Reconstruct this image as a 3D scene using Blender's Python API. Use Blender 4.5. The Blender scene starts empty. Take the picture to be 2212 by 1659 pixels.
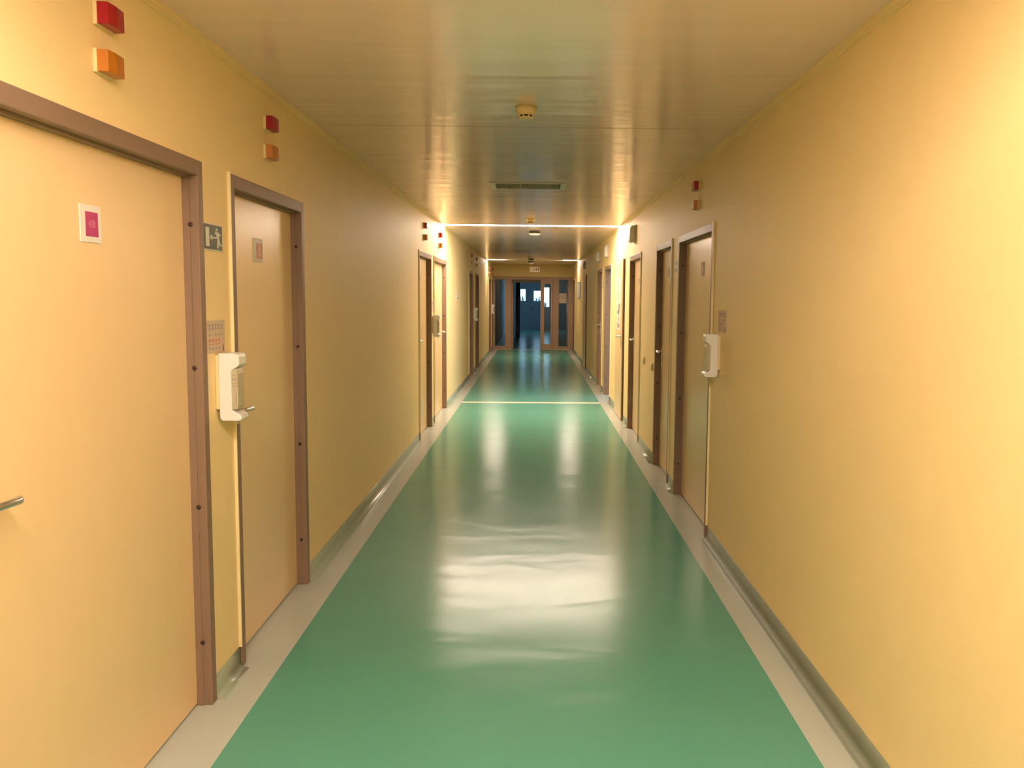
import bpy, bmesh, math, random
from mathutils import Vector, Matrix
random.seed(4)
sc = bpy.context.scene
C = sc.collection

# ------------------------------------------------------------------ camera
F_PX, PPX, PPY, W_PX, H_PX = 1930.0, 1190.0, 829.5, 2212.0, 1659.0
CAM_H = 1.58
dvec = Vector((1154 - PPX, 641 - PPY, F_PX)).normalized()
kk = F_PX * F_PX / (188.5 - 36 * 0.0089)
gvec = Vector((-0.0089 * kk, kk, F_PX)).normalized()
Yc, Zc = dvec, -gvec
Xc = Yc.cross(Zc)
R3 = Matrix((Xc, Yc, Zc))                      # camera space (x right, y down, z forward) -> world
right, up, back = R3 @ Vector((1, 0, 0)), R3 @ Vector((0, -1, 0)), R3 @ Vector((0, 0, -1))
cam = bpy.data.cameras.new('camera')
cam.sensor_width = 36.0
cam.lens = F_PX / W_PX * 36.0
cam.shift_x = -(PPX - W_PX / 2) / W_PX
cam.clip_start = 0.05
cam.clip_end = 200
camo = bpy.data.objects.new('camera', cam)
C.objects.link(camo)
m = Matrix.Identity(4)
for i in range(3):
    m[i][0], m[i][1], m[i][2] = right[i], up[i], back[i]
m[0][3], m[1][3], m[2][3] = 0, 0, CAM_H
camo.matrix_world = m
sc.camera = camo

# ------------------------------------------------------------------ world, exposure
wd = bpy.data.worlds.new('world')
sc.world = wd
wd.use_nodes = True
bg = wd.node_tree.nodes['Background']
bg.inputs['Color'].default_value = (0.44, 0.68, 1.0, 1)
bg.inputs['Strength'].default_value = 6.5
sc.view_settings.view_transform = 'Standard'
sc.view_settings.look = 'None'
sc.view_settings.exposure = 0.06
sc.view_settings.gamma = 1.0
sc.view_settings.use_curve_mapping = False
LAMP_COL = (1.0, 0.80, 0.63)
LAMP_E = (300.0, 335.0, 370.0)      # three strips, near one set weaker to even out brightness along the corridor

# ------------------------------------------------------------------ dimensions
XL, XR, HC = -1.24, 1.15, 2.53
YB, YE = -5.0, 26.83          # back wall, end partition
WT = 0.10                     # depth of the door niches
LAMPS = [0.85, 12.15, 23.45]
LW = 0.19

# ------------------------------------------------------------------ materials
def mat(name, col, rough=0.6, metal=0.0, var=0.04, vscale=6.0, bump=0.0, bscale=60.0, spec=0.5, coat=0.0, emit=None, es=0.0, stretch=(1, 1, 1)):
    mt = bpy.data.materials.new(name)
    mt.use_nodes = True
    nt = mt.node_tree
    b = nt.nodes['Principled BSDF']
    b.inputs['Roughness'].default_value = rough
    b.inputs['Metallic'].default_value = metal
    b.inputs['Specular IOR Level'].default_value = spec
    b.inputs['Coat Weight'].default_value = coat
    geo = nt.nodes.new('ShaderNodeNewGeometry')
    mp = nt.nodes.new('ShaderNodeMapping')
    mp.inputs['Scale'].default_value = stretch
    nt.links.new(geo.outputs['Position'], mp.inputs['Vector'])
    nz = nt.nodes.new('ShaderNodeTexNoise')
    nz.inputs['Scale'].default_value = vscale
    nz.inputs['Detail'].default_value = 3
    nt.links.new(mp.outputs[0], nz.inputs['Vector'])
    mx = nt.nodes.new('ShaderNodeMix')
    mx.data_type = 'RGBA'
    mx.inputs[6].default_value = tuple(c * (1 - var) for c in col) + (1,)
    mx.inputs[7].default_value = tuple(min(1, c * (1 + var)) for c in col) + (1,)
    nt.links.new(nz.outputs['Fac'], mx.inputs[0])
    nt.links.new(mx.outputs[2], b.inputs['Base Color'])
    if bump > 0:
        n2 = nt.nodes.new('ShaderNodeTexNoise')
        n2.inputs['Scale'].default_value = bscale
        n2.inputs['Detail'].default_value = 2
        nt.links.new(geo.outputs['Position'], n2.inputs['Vector'])
        bp = nt.nodes.new('ShaderNodeBump')
        bp.inputs['Strength'].default_value = bump
        bp.inputs['Distance'].default_value = 0.01
        nt.links.new(n2.outputs['Fac'], bp.inputs['Height'])
        nt.links.new(bp.outputs[0], b.inputs['Normal'])
    if emit:
        b.inputs['Emission Color'].default_value = tuple(emit) + (1,)
        b.inputs['Emission Strength'].default_value = es
    return mt

M = {}
M['wall'] = mat('cream_wall_paint', (0.93, 0.72, 0.37), 0.55, spec=0.35, var=0.03, bump=0.10, bscale=160)
M['endwall'] = mat('yellow_end_wall_paint', (0.85, 0.66, 0.30), 0.6, var=0.03, bump=0.08, bscale=160)
M['leaf'] = mat('door_leaf_laminate', (0.88, 0.645, 0.36), 0.28, var=0.03, vscale=3, stretch=(4, 4, 0.5))
M['frame'] = mat('brown_door_frame', (0.25, 0.165, 0.115), 0.45, spec=0.25, var=0.06, vscale=5, stretch=(6, 6, 0.7))
M['partition'] = mat('brown_partition_frame', (0.44, 0.29, 0.19), 0.4, var=0.06, vscale=5)
M['beam'] = mat('dark_transom', (0.12, 0.09, 0.05), 0.5)
M['trim'] = mat('cream_trim', (0.86, 0.72, 0.42), 0.45)
M['seal'] = mat('brown_gap_seal', (0.16, 0.09, 0.04), 0.7)
M['screw'] = mat('dark_screw_head', (0.045, 0.02, 0.015), 0.4)
M['metal'] = mat('brushed_handle_metal', (0.86, 0.83, 0.80), 0.3, metal=1.0, var=0.03)
M['white'] = mat('white_plastic', (0.84, 0.82, 0.80), 0.35, var=0.02)
M['greyw'] = mat('greyed_white_plastic', (0.62, 0.57, 0.52), 0.4, var=0.03)
M['cover'] = mat('frosted_lamp_cover', (0.72, 0.70, 0.66), 0.3, var=0.03)
M['ivory'] = mat('ivory_plastic', (0.82, 0.66, 0.34), 0.4, var=0.02)
M['paper'] = mat('pinkish_notice_paper', (0.66, 0.52, 0.40), 0.75, var=0.03)
M['paperw'] = mat('white_paper', (0.82, 0.78, 0.72), 0.6, var=0.02)
M['ink'] = mat('brown_ink', (0.16, 0.10, 0.09), 0.7)
M['inkgrey'] = mat('grey_ink', (0.40, 0.33, 0.27), 0.7)
M['inkred'] = mat('red_ink', (0.62, 0.20, 0.14), 0.7)
M['magenta'] = mat('magenta_card', (0.47, 0.05, 0.19), 0.5, var=0.03)
M['pinktext'] = mat('pale_pink_print', (0.60, 0.17, 0.30), 0.5)
M['salmon'] = mat('salmon_card', (0.66, 0.34, 0.24), 0.5, var=0.05)
M['salmonlt'] = mat('light_salmon_print', (0.78, 0.50, 0.38), 0.5)
M['plate'] = mat('greyish_sign_holder', (0.62, 0.54, 0.44), 0.4)
M['maroon'] = mat('maroon_card', (0.28, 0.11, 0.10), 0.5)
M['signgreen'] = mat('dark_green_sign', (0.060, 0.075, 0.045), 0.45, var=0.05)
M['signwhite'] = mat('pale_sign_print', (0.74, 0.72, 0.62), 0.5)
M['red'] = mat('red_lens_plastic', (0.36, 0.006, 0.012), 0.3, var=0.08, vscale=40, spec=0.25)
M['amber'] = mat('amber_lens_plastic', (0.50, 0.17, 0.012), 0.3, var=0.08, vscale=40, spec=0.25)
M['dark'] = mat('dark_plastic', (0.04, 0.03, 0.025), 0.5)
M['slot'] = mat('dark_sensor_slot', (0.07, 0.025, 0.01), 0.6)
M['bottle'] = mat('tinted_bottle', (0.50, 0.45, 0.30), 0.35)
M['skirt'] = mat('sage_cove_vinyl', (0.32, 0.38, 0.29), 0.30, var=0.04)
M['threshold'] = mat('pale_floor_strip', (0.74, 0.70, 0.55), 0.35)
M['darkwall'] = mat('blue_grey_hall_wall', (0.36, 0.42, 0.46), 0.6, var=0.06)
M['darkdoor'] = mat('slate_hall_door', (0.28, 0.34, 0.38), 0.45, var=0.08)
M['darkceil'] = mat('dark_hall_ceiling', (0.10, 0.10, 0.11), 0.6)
M['column'] = mat('dark_column', (0.05, 0.035, 0.03), 0.5)
M['greypaint'] = mat('grey_marks', (0.45, 0.45, 0.44), 0.5)
M['dusk'] = mat('dark_outline', (0.02, 0.02, 0.025), 0.8)
M['roomwall'] = mat('pale_room_wall', (0.72, 0.74, 0.74), 0.6)
M['reflector'] = mat('louvre_metal', (0.62, 0.58, 0.48), 0.25, metal=0.8)
M['lampwhite'] = mat('lamp_channel_white', (0.85, 0.83, 0.78), 0.5)
M['board'] = mat('pale_wall_board', (0.66, 0.64, 0.58), 0.35, var=0.05)

def emission(name, col, s):
    mt = bpy.data.materials.new(name)
    mt.use_nodes = True
    nt = mt.node_tree
    nt.nodes.clear()
    o = nt.nodes.new('ShaderNodeOutputMaterial')
    e = nt.nodes.new('ShaderNodeEmission')
    e.inputs[0].default_value = tuple(col) + (1,)
    e.inputs[1].default_value = s
    nt.links.new(e.outputs[0], o.inputs[0])
    return mt
GLOW = [emission('lit_lamp_diffuser', LAMP_COL, e) for e in LAMP_E]
M['off'] = mat('unlit_lamp_diffuser', (0.74, 0.70, 0.60), 0.4)

def glass():
    mt = bpy.data.materials.new('window_glass')
    mt.use_nodes = True
    nt = mt.node_tree
    nt.nodes.clear()
    o = nt.nodes.new('ShaderNodeOutputMaterial')
    t = nt.nodes.new('ShaderNodeBsdfTransparent')
    t.inputs[0].default_value = (0.86, 0.9, 0.88, 1)
    g = nt.nodes.new('ShaderNodeBsdfGlossy')
    g.inputs['Roughness'].default_value = 0.03
    fr = nt.nodes.new('ShaderNodeFresnel')
    fr.inputs[0].default_value = 1.5
    mx = nt.nodes.new('ShaderNodeMixShader')
    nt.links.new(fr.outputs[0], mx.inputs[0])
    nt.links.new(t.outputs[0], mx.inputs[1])
    nt.links.new(g.outputs[0], mx.inputs[2])
    nt.links.new(mx.outputs[0], o.inputs[0])
    return mt
M['glass'] = glass()

def floor_mat(name, col, rough=0.2, var=0.05):
    """polished sheet vinyl: faint marbling, shallow unevenness that bends the reflections"""
    mt = mat(name, col, rough, var=var, vscale=2.2, spec=0.08)
    nt = mt.node_tree
    b = nt.nodes['Principled BSDF']
    geo = [n for n in nt.nodes if n.type == 'NEW_GEOMETRY'][0]
    mp = nt.nodes.new('ShaderNodeMapping')
    mp.inputs['Scale'].default_value = (0.8, 1.5, 1)
    nt.links.new(geo.outputs['Position'], mp.inputs['Vector'])
    n1 = nt.nodes.new('ShaderNodeTexNoise')
    n1.inputs['Scale'].default_value = 1.7
    n1.inputs['Detail'].default_value = 1.5
    n1.inputs['Distortion'].default_value = 0.5
    nt.links.new(mp.outputs[0], n1.inputs['Vector'])
    bp = nt.nodes.new('ShaderNodeBump')
    bp.inputs['Strength'].default_value = 0.5
    bp.inputs['Distance'].default_value = 0.012
    nt.links.new(n1.outputs['Fac'], bp.inputs['Height'])
    n2 = nt.nodes.new('ShaderNodeTexNoise')
    n2.inputs['Scale'].default_value = 420
    nt.links.new(geo.outputs['Position'], n2.inputs['Vector'])
    b2 = nt.nodes.new('ShaderNodeBump')
    b2.inputs['Strength'].default_value = 0.02
    b2.inputs['Distance'].default_value = 0.003
    nt.links.new(n2.outputs['Fac'], b2.inputs['Height'])
    nt.links.new(bp.outputs[0], b2.inputs['Normal'])
    nt.links.new(b2.outputs[0], b.inputs['Normal'])
    return mt
M['green'] = floor_mat('green_floor_vinyl', (0.105, 0.345, 0.275), 0.20)
M['border'] = floor_mat('pale_sage_floor_border', (0.50, 0.55, 0.52), 0.22)

def ceiling_mat():
    """satin metal planks running across the corridor: fine joints every 0.296 m, each plank slightly out of level"""
    mt = mat('satin_ceiling_planks', (0.96, 0.745, 0.66), 0.15, var=0.03, vscale=1.5, spec=0.5)
    nt = mt.node_tree
    b = nt.nodes['Principled BSDF']
    L = nt.links.new
    geo = [n for n in nt.nodes if n.type == 'NEW_GEOMETRY'][0]
    sp = nt.nodes.new('ShaderNodeSeparateXYZ')
    L(geo.outputs['Position'], sp.inputs[0])
    dv = nt.nodes.new('ShaderNodeMath'); dv.operation = 'DIVIDE'; dv.inputs[1].default_value = 0.2958
    ad = nt.nodes.new('ShaderNodeMath'); ad.operation = 'ADD'; ad.inputs[1].default_value = 20 - 5.15 / 0.2958 + 40
    L(sp.outputs[1], dv.inputs[0]); L(dv.outputs[0], ad.inputs[0])
    fr = nt.nodes.new('ShaderNodeMath'); fr.operation = 'FRACT'
    fl = nt.nodes.new('ShaderNodeMath'); fl.operation = 'FLOOR'
    L(ad.outputs[0], fr.inputs[0]); L(ad.outputs[0], fl.inputs[0])
    wn = nt.nodes.new('ShaderNodeTexWhiteNoise'); wn.noise_dimensions = '1D'
    L(fl.outputs[0], wn.inputs['W'])
    # groove
    a = nt.nodes.new('ShaderNodeMath'); a.operation = 'LESS_THAN'; a.inputs[1].default_value = 0.012
    L(fr.outputs[0], a.inputs[0])
    # height: tilt of each plank + groove
    w2 = nt.nodes.new('ShaderNodeMath'); w2.operation = 'SUBTRACT'; w2.inputs[1].default_value = 0.5
    L(wn.outputs[0], w2.inputs[0])
    ti = nt.nodes.new('ShaderNodeMath'); ti.operation = 'MULTIPLY'
    L(w2.outputs[0], ti.inputs[0]); L(fr.outputs[0], ti.inputs[1])
    g2 = nt.nodes.new('ShaderNodeMath'); g2.operation = 'MULTIPLY'; g2.inputs[1].default_value = -0.25
    L(a.outputs[0], g2.inputs[0])
    sm = nt.nodes.new('ShaderNodeMath'); sm.operation = 'ADD'
    L(ti.outputs[0], sm.inputs[0]); L(g2.outputs[0], sm.inputs[1])
    n1 = nt.nodes.new('ShaderNodeTexNoise'); n1.inputs['Scale'].default_value = 3.0; n1.inputs['Detail'].default_value = 1
    mp = nt.nodes.new('ShaderNodeMapping'); mp.inputs['Scale'].default_value = (0.35, 2.2, 1)
    L(geo.outputs['Position'], mp.inputs['Vector']); L(mp.outputs[0], n1.inputs['Vector'])
    s2 = nt.nodes.new('ShaderNodeMath'); s2.operation = 'ADD'
    L(sm.outputs[0], s2.inputs[0]); L(n1.outputs['Fac'], s2.inputs[1])
    bp = nt.nodes.new('ShaderNodeBump'); bp.inputs['Strength'].default_value = 0.6; bp.inputs['Distance'].default_value = 0.006
    L(s2.outputs[0], bp.inputs['Height'])
    L(bp.outputs[0], b.inputs['Normal'])
    return mt
M['ceil'] = ceiling_mat()

# ------------------------------------------------------------------ mesh builder (world coordinates)
class MB:
    def __init__(s):
        s.bm = bmesh.new()
    def box(s, x0, x1, y0, y1, z0, z1, bevel=0.0, seg=2, mi=0):
        r = bmesh.ops.create_cube(s.bm, size=1.0)
        vs = r['verts']
        sx, sy, sz = abs(x1 - x0), abs(y1 - y0), abs(z1 - z0)
        for v in vs:
            v.co = Vector(((x0 + x1) / 2 + v.co.x * sx, (y0 + y1) / 2 + v.co.y * sy, (z0 + z1) / 2 + v.co.z * sz))
        fs = set(f for v in vs for f in v.link_faces)
        for f in fs:
            f.material_index = mi
        if bevel > 0:
            es = set(e for f in fs for e in f.edges)
            bmesh.ops.bevel(s.bm, geom=list(es), offset=min(bevel, min(sx, sy, sz) * 0.45), segments=seg, affect='EDGES', profile=0.5)
        return s
    def prism(s, pts, axis, a0, a1, bevel=0.0, seg=2):
        """pts: 2-D outline; axis 'x','y','z' = extrusion axis between a0 and a1"""
        def mk(p, a):
            if axis == 'x': return Vector((a, p[0], p[1]))
            if axis == 'y': return Vector((p[0], a, p[1]))
            return Vector((p[0], p[1], a))
        v0 = [s.bm.verts.new(mk(p, a0)) for p in pts]
        v1 = [s.bm.verts.new(mk(p, a1)) for p in pts]
        fs = [s.bm.faces.new(v0), s.bm.faces.new(v1)]
        n = len(pts)
        for i in range(n):
            fs.append(s.bm.faces.new([v0[i], v0[(i + 1) % n], v1[(i + 1) % n], v1[i]]))
        bmesh.ops.recalc_face_normals(s.bm, faces=fs)
        if bevel > 0:
            es = set(e for f in fs[:2] for e in f.edges)
            bmesh.ops.bevel(s.bm, geom=list(es), offset=bevel, segments=seg, affect='EDGES', profile=0.5)
        return s
    def lathe(s, prof, cx, cy, cz, axis='z', seg=32, arc=None):
        rings = []
        for r, h in prof:
            ring = []
            for i in range(seg):
                a = 2 * math.pi * i / seg
                u, v = r * math.cos(a), r * math.sin(a)
                if axis == 'z': co = (cx + u, cy + v, cz + h)
                elif axis == 'x': co = (cx + h, cy + u, cz + v)
                else: co = (cx + u, cy + h, cz + v)
                ring.append(s.bm.verts.new(co))
            rings.append(ring)
        fs = []
        for a, b in zip(rings, rings[1:]):
            for i in range(seg):
                fs.append(s.bm.faces.new([a[i], a[(i + 1) % seg], b[(i + 1) % seg], b[i]]))
        fs.append(s.bm.faces.new(rings[0])); fs.append(s.bm.faces.new(rings[-1]))
        bmesh.ops.recalc_face_normals(s.bm, faces=fs)
        for f in fs[:-2]:
            f.smooth = True
        return s
    def tube(s, path, r, seg=12):
        rings = []
        n = len(path)
        for i, p in enumerate(path):
            p = Vector(p)
            a = Vector(path[max(0, i - 1)]); b = Vector(path[min(n - 1, i + 1)])
            t = (b - a).normalized()
            ref = Vector((0, 0, 1)) if abs(t.z) < 0.9 else Vector((1, 0, 0))
            u = t.cross(ref).normalized(); v = t.cross(u).normalized()
            rings.append([s.bm.verts.new(p + r * (math.cos(2 * math.pi * k / seg) * u + math.sin(2 * math.pi * k / seg) * v)) for k in range(seg)])
        fs = []
        for a, b in zip(rings, rings[1:]):
            for i in range(seg):
                fs.append(s.bm.faces.new([a[i], a[(i + 1) % seg], b[(i + 1) % seg], b[i]]))
        fs.append(s.bm.faces.new(rings[0])); fs.append(s.bm.faces.new(rings[-1]))
        bmesh.ops.recalc_face_normals(s.bm, faces=fs)
        for f in fs:
            f.smooth = True
        return s
    def build(s, name, ma, parent=None, smooth=False):
        me = bpy.data.meshes.new(name)
        if parent is not None:
            off = Vector((0, 0, 0)); p = parent
            while p is not None:
                off += p.location; p = p.parent
            bmesh.ops.translate(s.bm, verts=s.bm.verts, vec=-off)
            loc = Vector((0, 0, 0))
        else:
            lo = Vector([min(v.co[i] for v in s.bm.verts) for i in range(3)])
            hi = Vector([max(v.co[i] for v in s.bm.verts) for i in range(3)])
            loc = Vector(((lo.x + hi.x) / 2, (lo.y + hi.y) / 2, lo.z))
            bmesh.ops.translate(s.bm, verts=s.bm.verts, vec=-loc)
        s.bm.to_mesh(me); s.bm.free()
        for mm in (ma if isinstance(ma, (list, tuple)) else [ma]):
            me.materials.append(mm)
        if smooth:
            me.polygons.foreach_set('use_smooth', [True] * len(me.polygons))
        o = bpy.data.objects.new(name, me)
        o.location = loc
        C.objects.link(o)
        if parent is not None:
            o.parent = parent
        return o

def tag(o, label=None, cat=None, group=None, kind=None):
    if label: o['label'] = label
    if cat: o['category'] = cat
    if group: o['group'] = group
    if kind: o['kind'] = kind
    return o

def thing(name, loc, label, cat, group=None, kind=None):
    o = bpy.data.objects.new(name, None)
    o.empty_display_size = 0.1
    o.location = loc
    C.objects.link(o)
    return tag(o, label, cat, group, kind)

def struct(name, mb, ma, label, cat):
    return tag(mb.build(name, ma), label, cat, None, 'structure')

def wx(side, d):
    """x of a point standing d metres out from a wall; side -1 left, +1 right"""
    return XL + d if side < 0 else XR - d

def wbox(mb, side, y0, y1, z0, z1, d0, d1, bevel=0.0, seg=2):
    a, b = wx(side, d0), wx(side, d1)
    return mb.box(min(a, b), max(a, b), y0, y1, z0, z1, bevel, seg)

def text_mesh(txt, size):
    cu = bpy.data.curves.new('lettering', 'FONT')
    cu.body = txt; cu.size = size; cu.extrude = 0.0006; cu.align_x = 'CENTER'; cu.align_y = 'CENTER'
    o = bpy.data.objects.new('lettering', cu)
    C.objects.link(o)
    bpy.context.view_layer.update()
    me = bpy.data.meshes.new_from_object(o)
    bpy.data.objects.remove(o)
    return me

def wall_text(txt, size, side, yc, zc, d, ma, parent, name='lettering', sx=1.0):
    me = text_mesh(txt, size)
    off = Vector((0, 0, 0)); p = parent
    while p is not None:
        off += p.location; p = p.parent
    for v in me.vertices:
        u, w, t = v.co.x * sx, v.co.y, v.co.z
        # reading direction: on the left wall letters run towards +y, on the right wall towards -y
        v.co = Vector((wx(side, d + t), yc + (u if side < 0 else -u), zc + w)) - off
    me.materials.clear(); me.materials.append(ma)
    o = bpy.data.objects.new(name, me)
    C.objects.link(o); o.parent = parent
    return o

# ------------------------------------------------------------------ door list
# number, side, y0, y1, handle side ('near'/'far'), style, label
DOORS = [
    (1, -1, 1.900, 3.385, 'near', 'framed', 'nearest door on the left, cream leaf cut by the photo edge, brown metal frame'),
    (2, -1, 3.690, 4.842, 'near', 'framed', 'second door on the left, cream leaf behind the hand sanitiser dispenser'),
    (3, -1, 9.640, 10.80, 'near', 'framed', 'third door on the left, nearer of the middle pair, dark far reveal'),
    (4, -1, 11.06, 12.60, 'far', 'framed', 'fourth door on the left, brightly lit under the first visible light strip'),
    (5, -1, 17.02, 18.05, 'near', 'framed', 'fifth door on the left, nearer of the pair past the small wall tag'),
    (6, -1, 18.60, 19.95, 'far', 'framed', 'sixth door on the left, farther of the pair past the small wall tag'),
    (7, -1, 24.30, 25.62, 'near', 'framed', 'seventh door on the left, just past the far light strip'),
    (8, -1, 26.05, 26.80, 'far', 'framed', 'last door on the left, tight against the glazed end partition'),
    (9, 1, 5.750, 7.130, 'near', 'framed', 'nearest door on the right, wide cream leaf with a brown frame'),
    (10, 1, 7.460, 8.420, 'far', 'framed', 'second door on the right, narrow with a pale sign on its near side'),
    (11, 1, 9.630, 10.76, 'far', 'framed', 'third door on the right, below the nearest grey wall lamp'),
    (12, 1, 11.38, 12.31, 'near', 'flush', 'cream frameless door on the right carrying the tall printed notice'),
    (13, 1, 13.34, 14.50, 'near', 'open', 'right hand door standing open to a daylit room, mauve frame reveal'),
    (14, 1, 15.02, 16.22, 'far', 'framed', 'right hand door just past the open doorway, dark frame and T shaped handle'),
    (15, 1, 19.64, 20.60, 'near', 'flush', 'far cream frameless door on the right with a dark lock plate'),
    (16, 1, 25.15, 26.40, 'near', 'framed', 'last door on the right, beside the glazed end partition'),
]
ZF = 2.065      # top of door frames
ZH = 2.010      # underside of frame head

# ------------------------------------------------------------------ room shell
def build_wall(side, name, label):
    mb = MB()
    ds = sorted([d for d in DOORS if d[1] == side and d[5] != 'flush'], key=lambda d: d[2])
    y = YB
    yend = YE + 0.12
    for d in ds:
        wbox(mb, side, y, d[2], 0, HC + 0.1, -WT, 0)
        wbox(mb, side, d[2], d[3], ZF, HC + 0.1, -WT, 0)
        y = d[3]
    wbox(mb, side, y, yend, 0, HC + 0.1, -WT, 0)
    # solid back layer, broken only at the open doorway
    y = YB
    for d in ds:
        if d[5] == 'open':
            wbox(mb, side, y, d[2] + 0.05, 0, HC + 0.1, -WT - 0.06, -WT)
            wbox(mb, side, d[2] + 0.05, d[3] - 0.05, ZH, HC + 0.1, -WT - 0.06, -WT)
            y = d[3] - 0.05
    wbox(mb, side, y, yend, 0, HC + 0.1, -WT - 0.06, -WT)
    struct(name, mb, M['wall'], label, 'wall')
build_wall(-1, 'wall_left', 'long cream yellow corridor wall on the left with eight doors')
build_wall(1, 'wall_right', 'long cream yellow corridor wall on the right with the wall lamps')
mb = MB(); mb.box(XL - 0.16, XR + 0.16, YB - 0.1, YB, 0, HC + 0.1)
struct('wall_back', mb, M['wall'], 'cream wall closing the corridor behind the viewer', 'wall')
mb = MB(); mb.box(XL, XR, YE, YE + 0.12, 2.175, HC + 0.1)
struct('wall_end', mb, M['endwall'], 'yellow wall band above the glazed end partition', 'wall')

# floor: green field, pale borders, cross strip
mb = MB()
GX0, GX1 = -1.073, 0.994
mb.box(GX0, GX1, YB, YE, -0.1, 0)
mb.box(XL - WT, GX0, YB, YE, -0.1, 0, mi=1)
mb.box(GX1, XR + WT + 0.06, YB, YE, -0.1, 0, mi=1)
struct('floor', mb, [M['green'], M['border']], 'polished green vinyl floor with pale sage borders along both walls', 'floor')
mb = MB(); mb.box(GX0, GX1, 13.23, 13.38, 0.0, 0.0015)
struct('trim_1', mb, M['threshold'], 'pale strip crossing the green floor in mid corridor', 'floor strip')
mb = MB(); mb.box(XL + 0.06, XR - 0.06, YE - 0.05, YE + 0.08, 0.0, 0.004)
struct('trim_2', mb, M['threshold'], 'pale threshold strip under the end partition', 'floor strip')

# ceiling: plank sections with open joints, slots for light strips and openings for two louvre units
mb = MB()
ZT = HC
joints = [-2.0, 5.15, 8.715, 15.98, 19.55]
VENTS = [7.60, 17.72]
cuts = []
for j in joints: cuts.append((j - 0.005, j + 0.005, 'j'))
for l in LAMPS: cuts.append((l - LW / 2, l + LW / 2, 'l'))
for v in VENTS: cuts.append((v, v + 0.44, 'v'))
cuts.sort()
y = YB
for a, b, k in cuts:
    mb.box(XL, XR, y, a, ZT, ZT + 0.02)
    if k == 'v':
        mb.box(XL, -0.372, a, b, ZT, ZT + 0.02); mb.box(0.254, XR, a, b, ZT, ZT + 0.02)
    y = b
mb.box(XL, XR, y, YE, ZT, ZT + 0.02)
struct('ceiling', mb, M['ceil'], 'satin metal plank ceiling with mirror streaks of light', 'ceiling')
mb = MB(); mb.box(XL - 0.2, XR + 0.2, YB, YE + 0.12, HC + 0.17, HC + 0.24)
struct('ceiling_backing', mb, M['dark'], 'dark void above the ceiling joints', 'ceiling')

mb = MB()
for j in joints:
    mb.box(XL, XR, j - 0.0048, j + 0.0048, HC + 0.0005, HC + 0.006)
struct('trim_5', mb, M['seal'], 'dark joints between the ceiling sections', 'ceiling joint')

# slim crown trims
for n, side in ((3, -1), (4, 1)):
    mb = MB()
    a = 1 if side < 0 else -1
    x = wx(side, 0)
    pts = [(x, HC), (x + a * 0.016, HC), (x + a * 0.016, HC - 0.012), (x + a * 0.011, HC - 0.015), (x + a * 0.011, HC - 0.024), (x + a * 0.006, HC - 0.026), (x + a * 0.006, HC - 0.034), (x, HC - 0.036)]
    mb.prism(pts, 'y', YB, YE)
    struct('trim_%d' % n, mb, M['wall'], 'slim cream moulding where the %s wall meets the ceiling' % ('left' if side < 0 else 'right'), 'ceiling trim')

# cove skirting in segments between the doors
def skirt(side, name):
    mb = MB()
    ds = sorted([d for d in DOORS if d[1] == side], key=lambda d: d[2])
    segs = []
    y = YB
    for d in ds:
        segs.append((y, d[2])); y = d[3]
    segs.append((y, YE))
    a = 1 if side < 0 else -1
    x = wx(side, 0)
    prof = [(0, 0.092), (0.004, 0.090), (0.005, 0.030)]
    for i in range(7):
        t = math.radians(90 * i / 6)
        prof.append((0.031 - 0.026 * math.cos(t), 0.0275 - 0.026 * math.sin(t)))
    prof += [(0.040, 0.0008), (0.040, 0.0), (0, 0)]
    for a0, a1 in segs:
        if a1 - a0 > 0.01:
            mb.prism([(x + a * p, q) for p, q in prof], 'y', a0, a1)
    o = struct(name, mb, M['skirt'], 'sage green cove skirting along the %s wall' % ('left' if side < 0 else 'right'), 'skirting')
    for p in o.data.polygons:
        if abs(p.normal.y) < 0.5: p.use_smooth = True
skirt(-1, 'baseboard_left'); skirt(1, 'baseboard_right')

# ------------------------------------------------------------------ doors
def lever(side, y, z, d, dirn, parent, plate=True):
    """backplate, neck and lever bar; dirn = +1 lever points away from the viewer"""
    h = MB()
    if plate:
        wbox(h, side, y - 0.02, y + 0.02, z - 0.14, z + 0.04, d, d + 0.007, 0.003)
    a = 1 if side < 0 else -1
    x0 = wx(side, d)
    h.lathe([(0.017, 0), (0.017, a * 0.010), (0.010, a * 0.012), (0.010, a * 0.02)], x0, y, z, 'x', 16)
    o = h.build('handle', M['metal'], parent)
    g = MB()
    pts = [(x0 + a * 0.008, y, z)]
    for i in range(6):
        t = math.radians(90 * i / 5)
        pts.append((x0 + a * (0.036 + 0.016 * math.sin(t)), y + dirn * 0.016 * (1 - math.cos(t)), z))
    pts += [(x0 + a * 0.053, y + dirn * 0.06, z - 0.001), (x0 + a * 0.053, y + dirn * 0.118, z - 0.003), (x0 + a * 0.049, y + dirn * 0.126, z - 0.003)]
    g.tube(pts, 0.0105, 12)
    g.build('lever', M['metal'], o)
    k = MB()
    k.lathe([(0.006, 0), (0.006, a * 0.004)], wx(side, d + 0.006), y, z - 0.09, 'x', 12)
    k.build('keyhole', M['dark'], o)
    return o

screw_mesh = {}
def screws(side, yj, t, parent):
    for z in (0.252, 0.780, 1.305, 1.832):
        mb = MB()
        x = wx(side, -0.019)
        mb.lathe([(0.0085, 0), (0.0085, t * 0.002), (0.005, t * 0.004)], x, yj, z, 'y', 12)
        mb.build('screw', M['screw'], parent)

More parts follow.
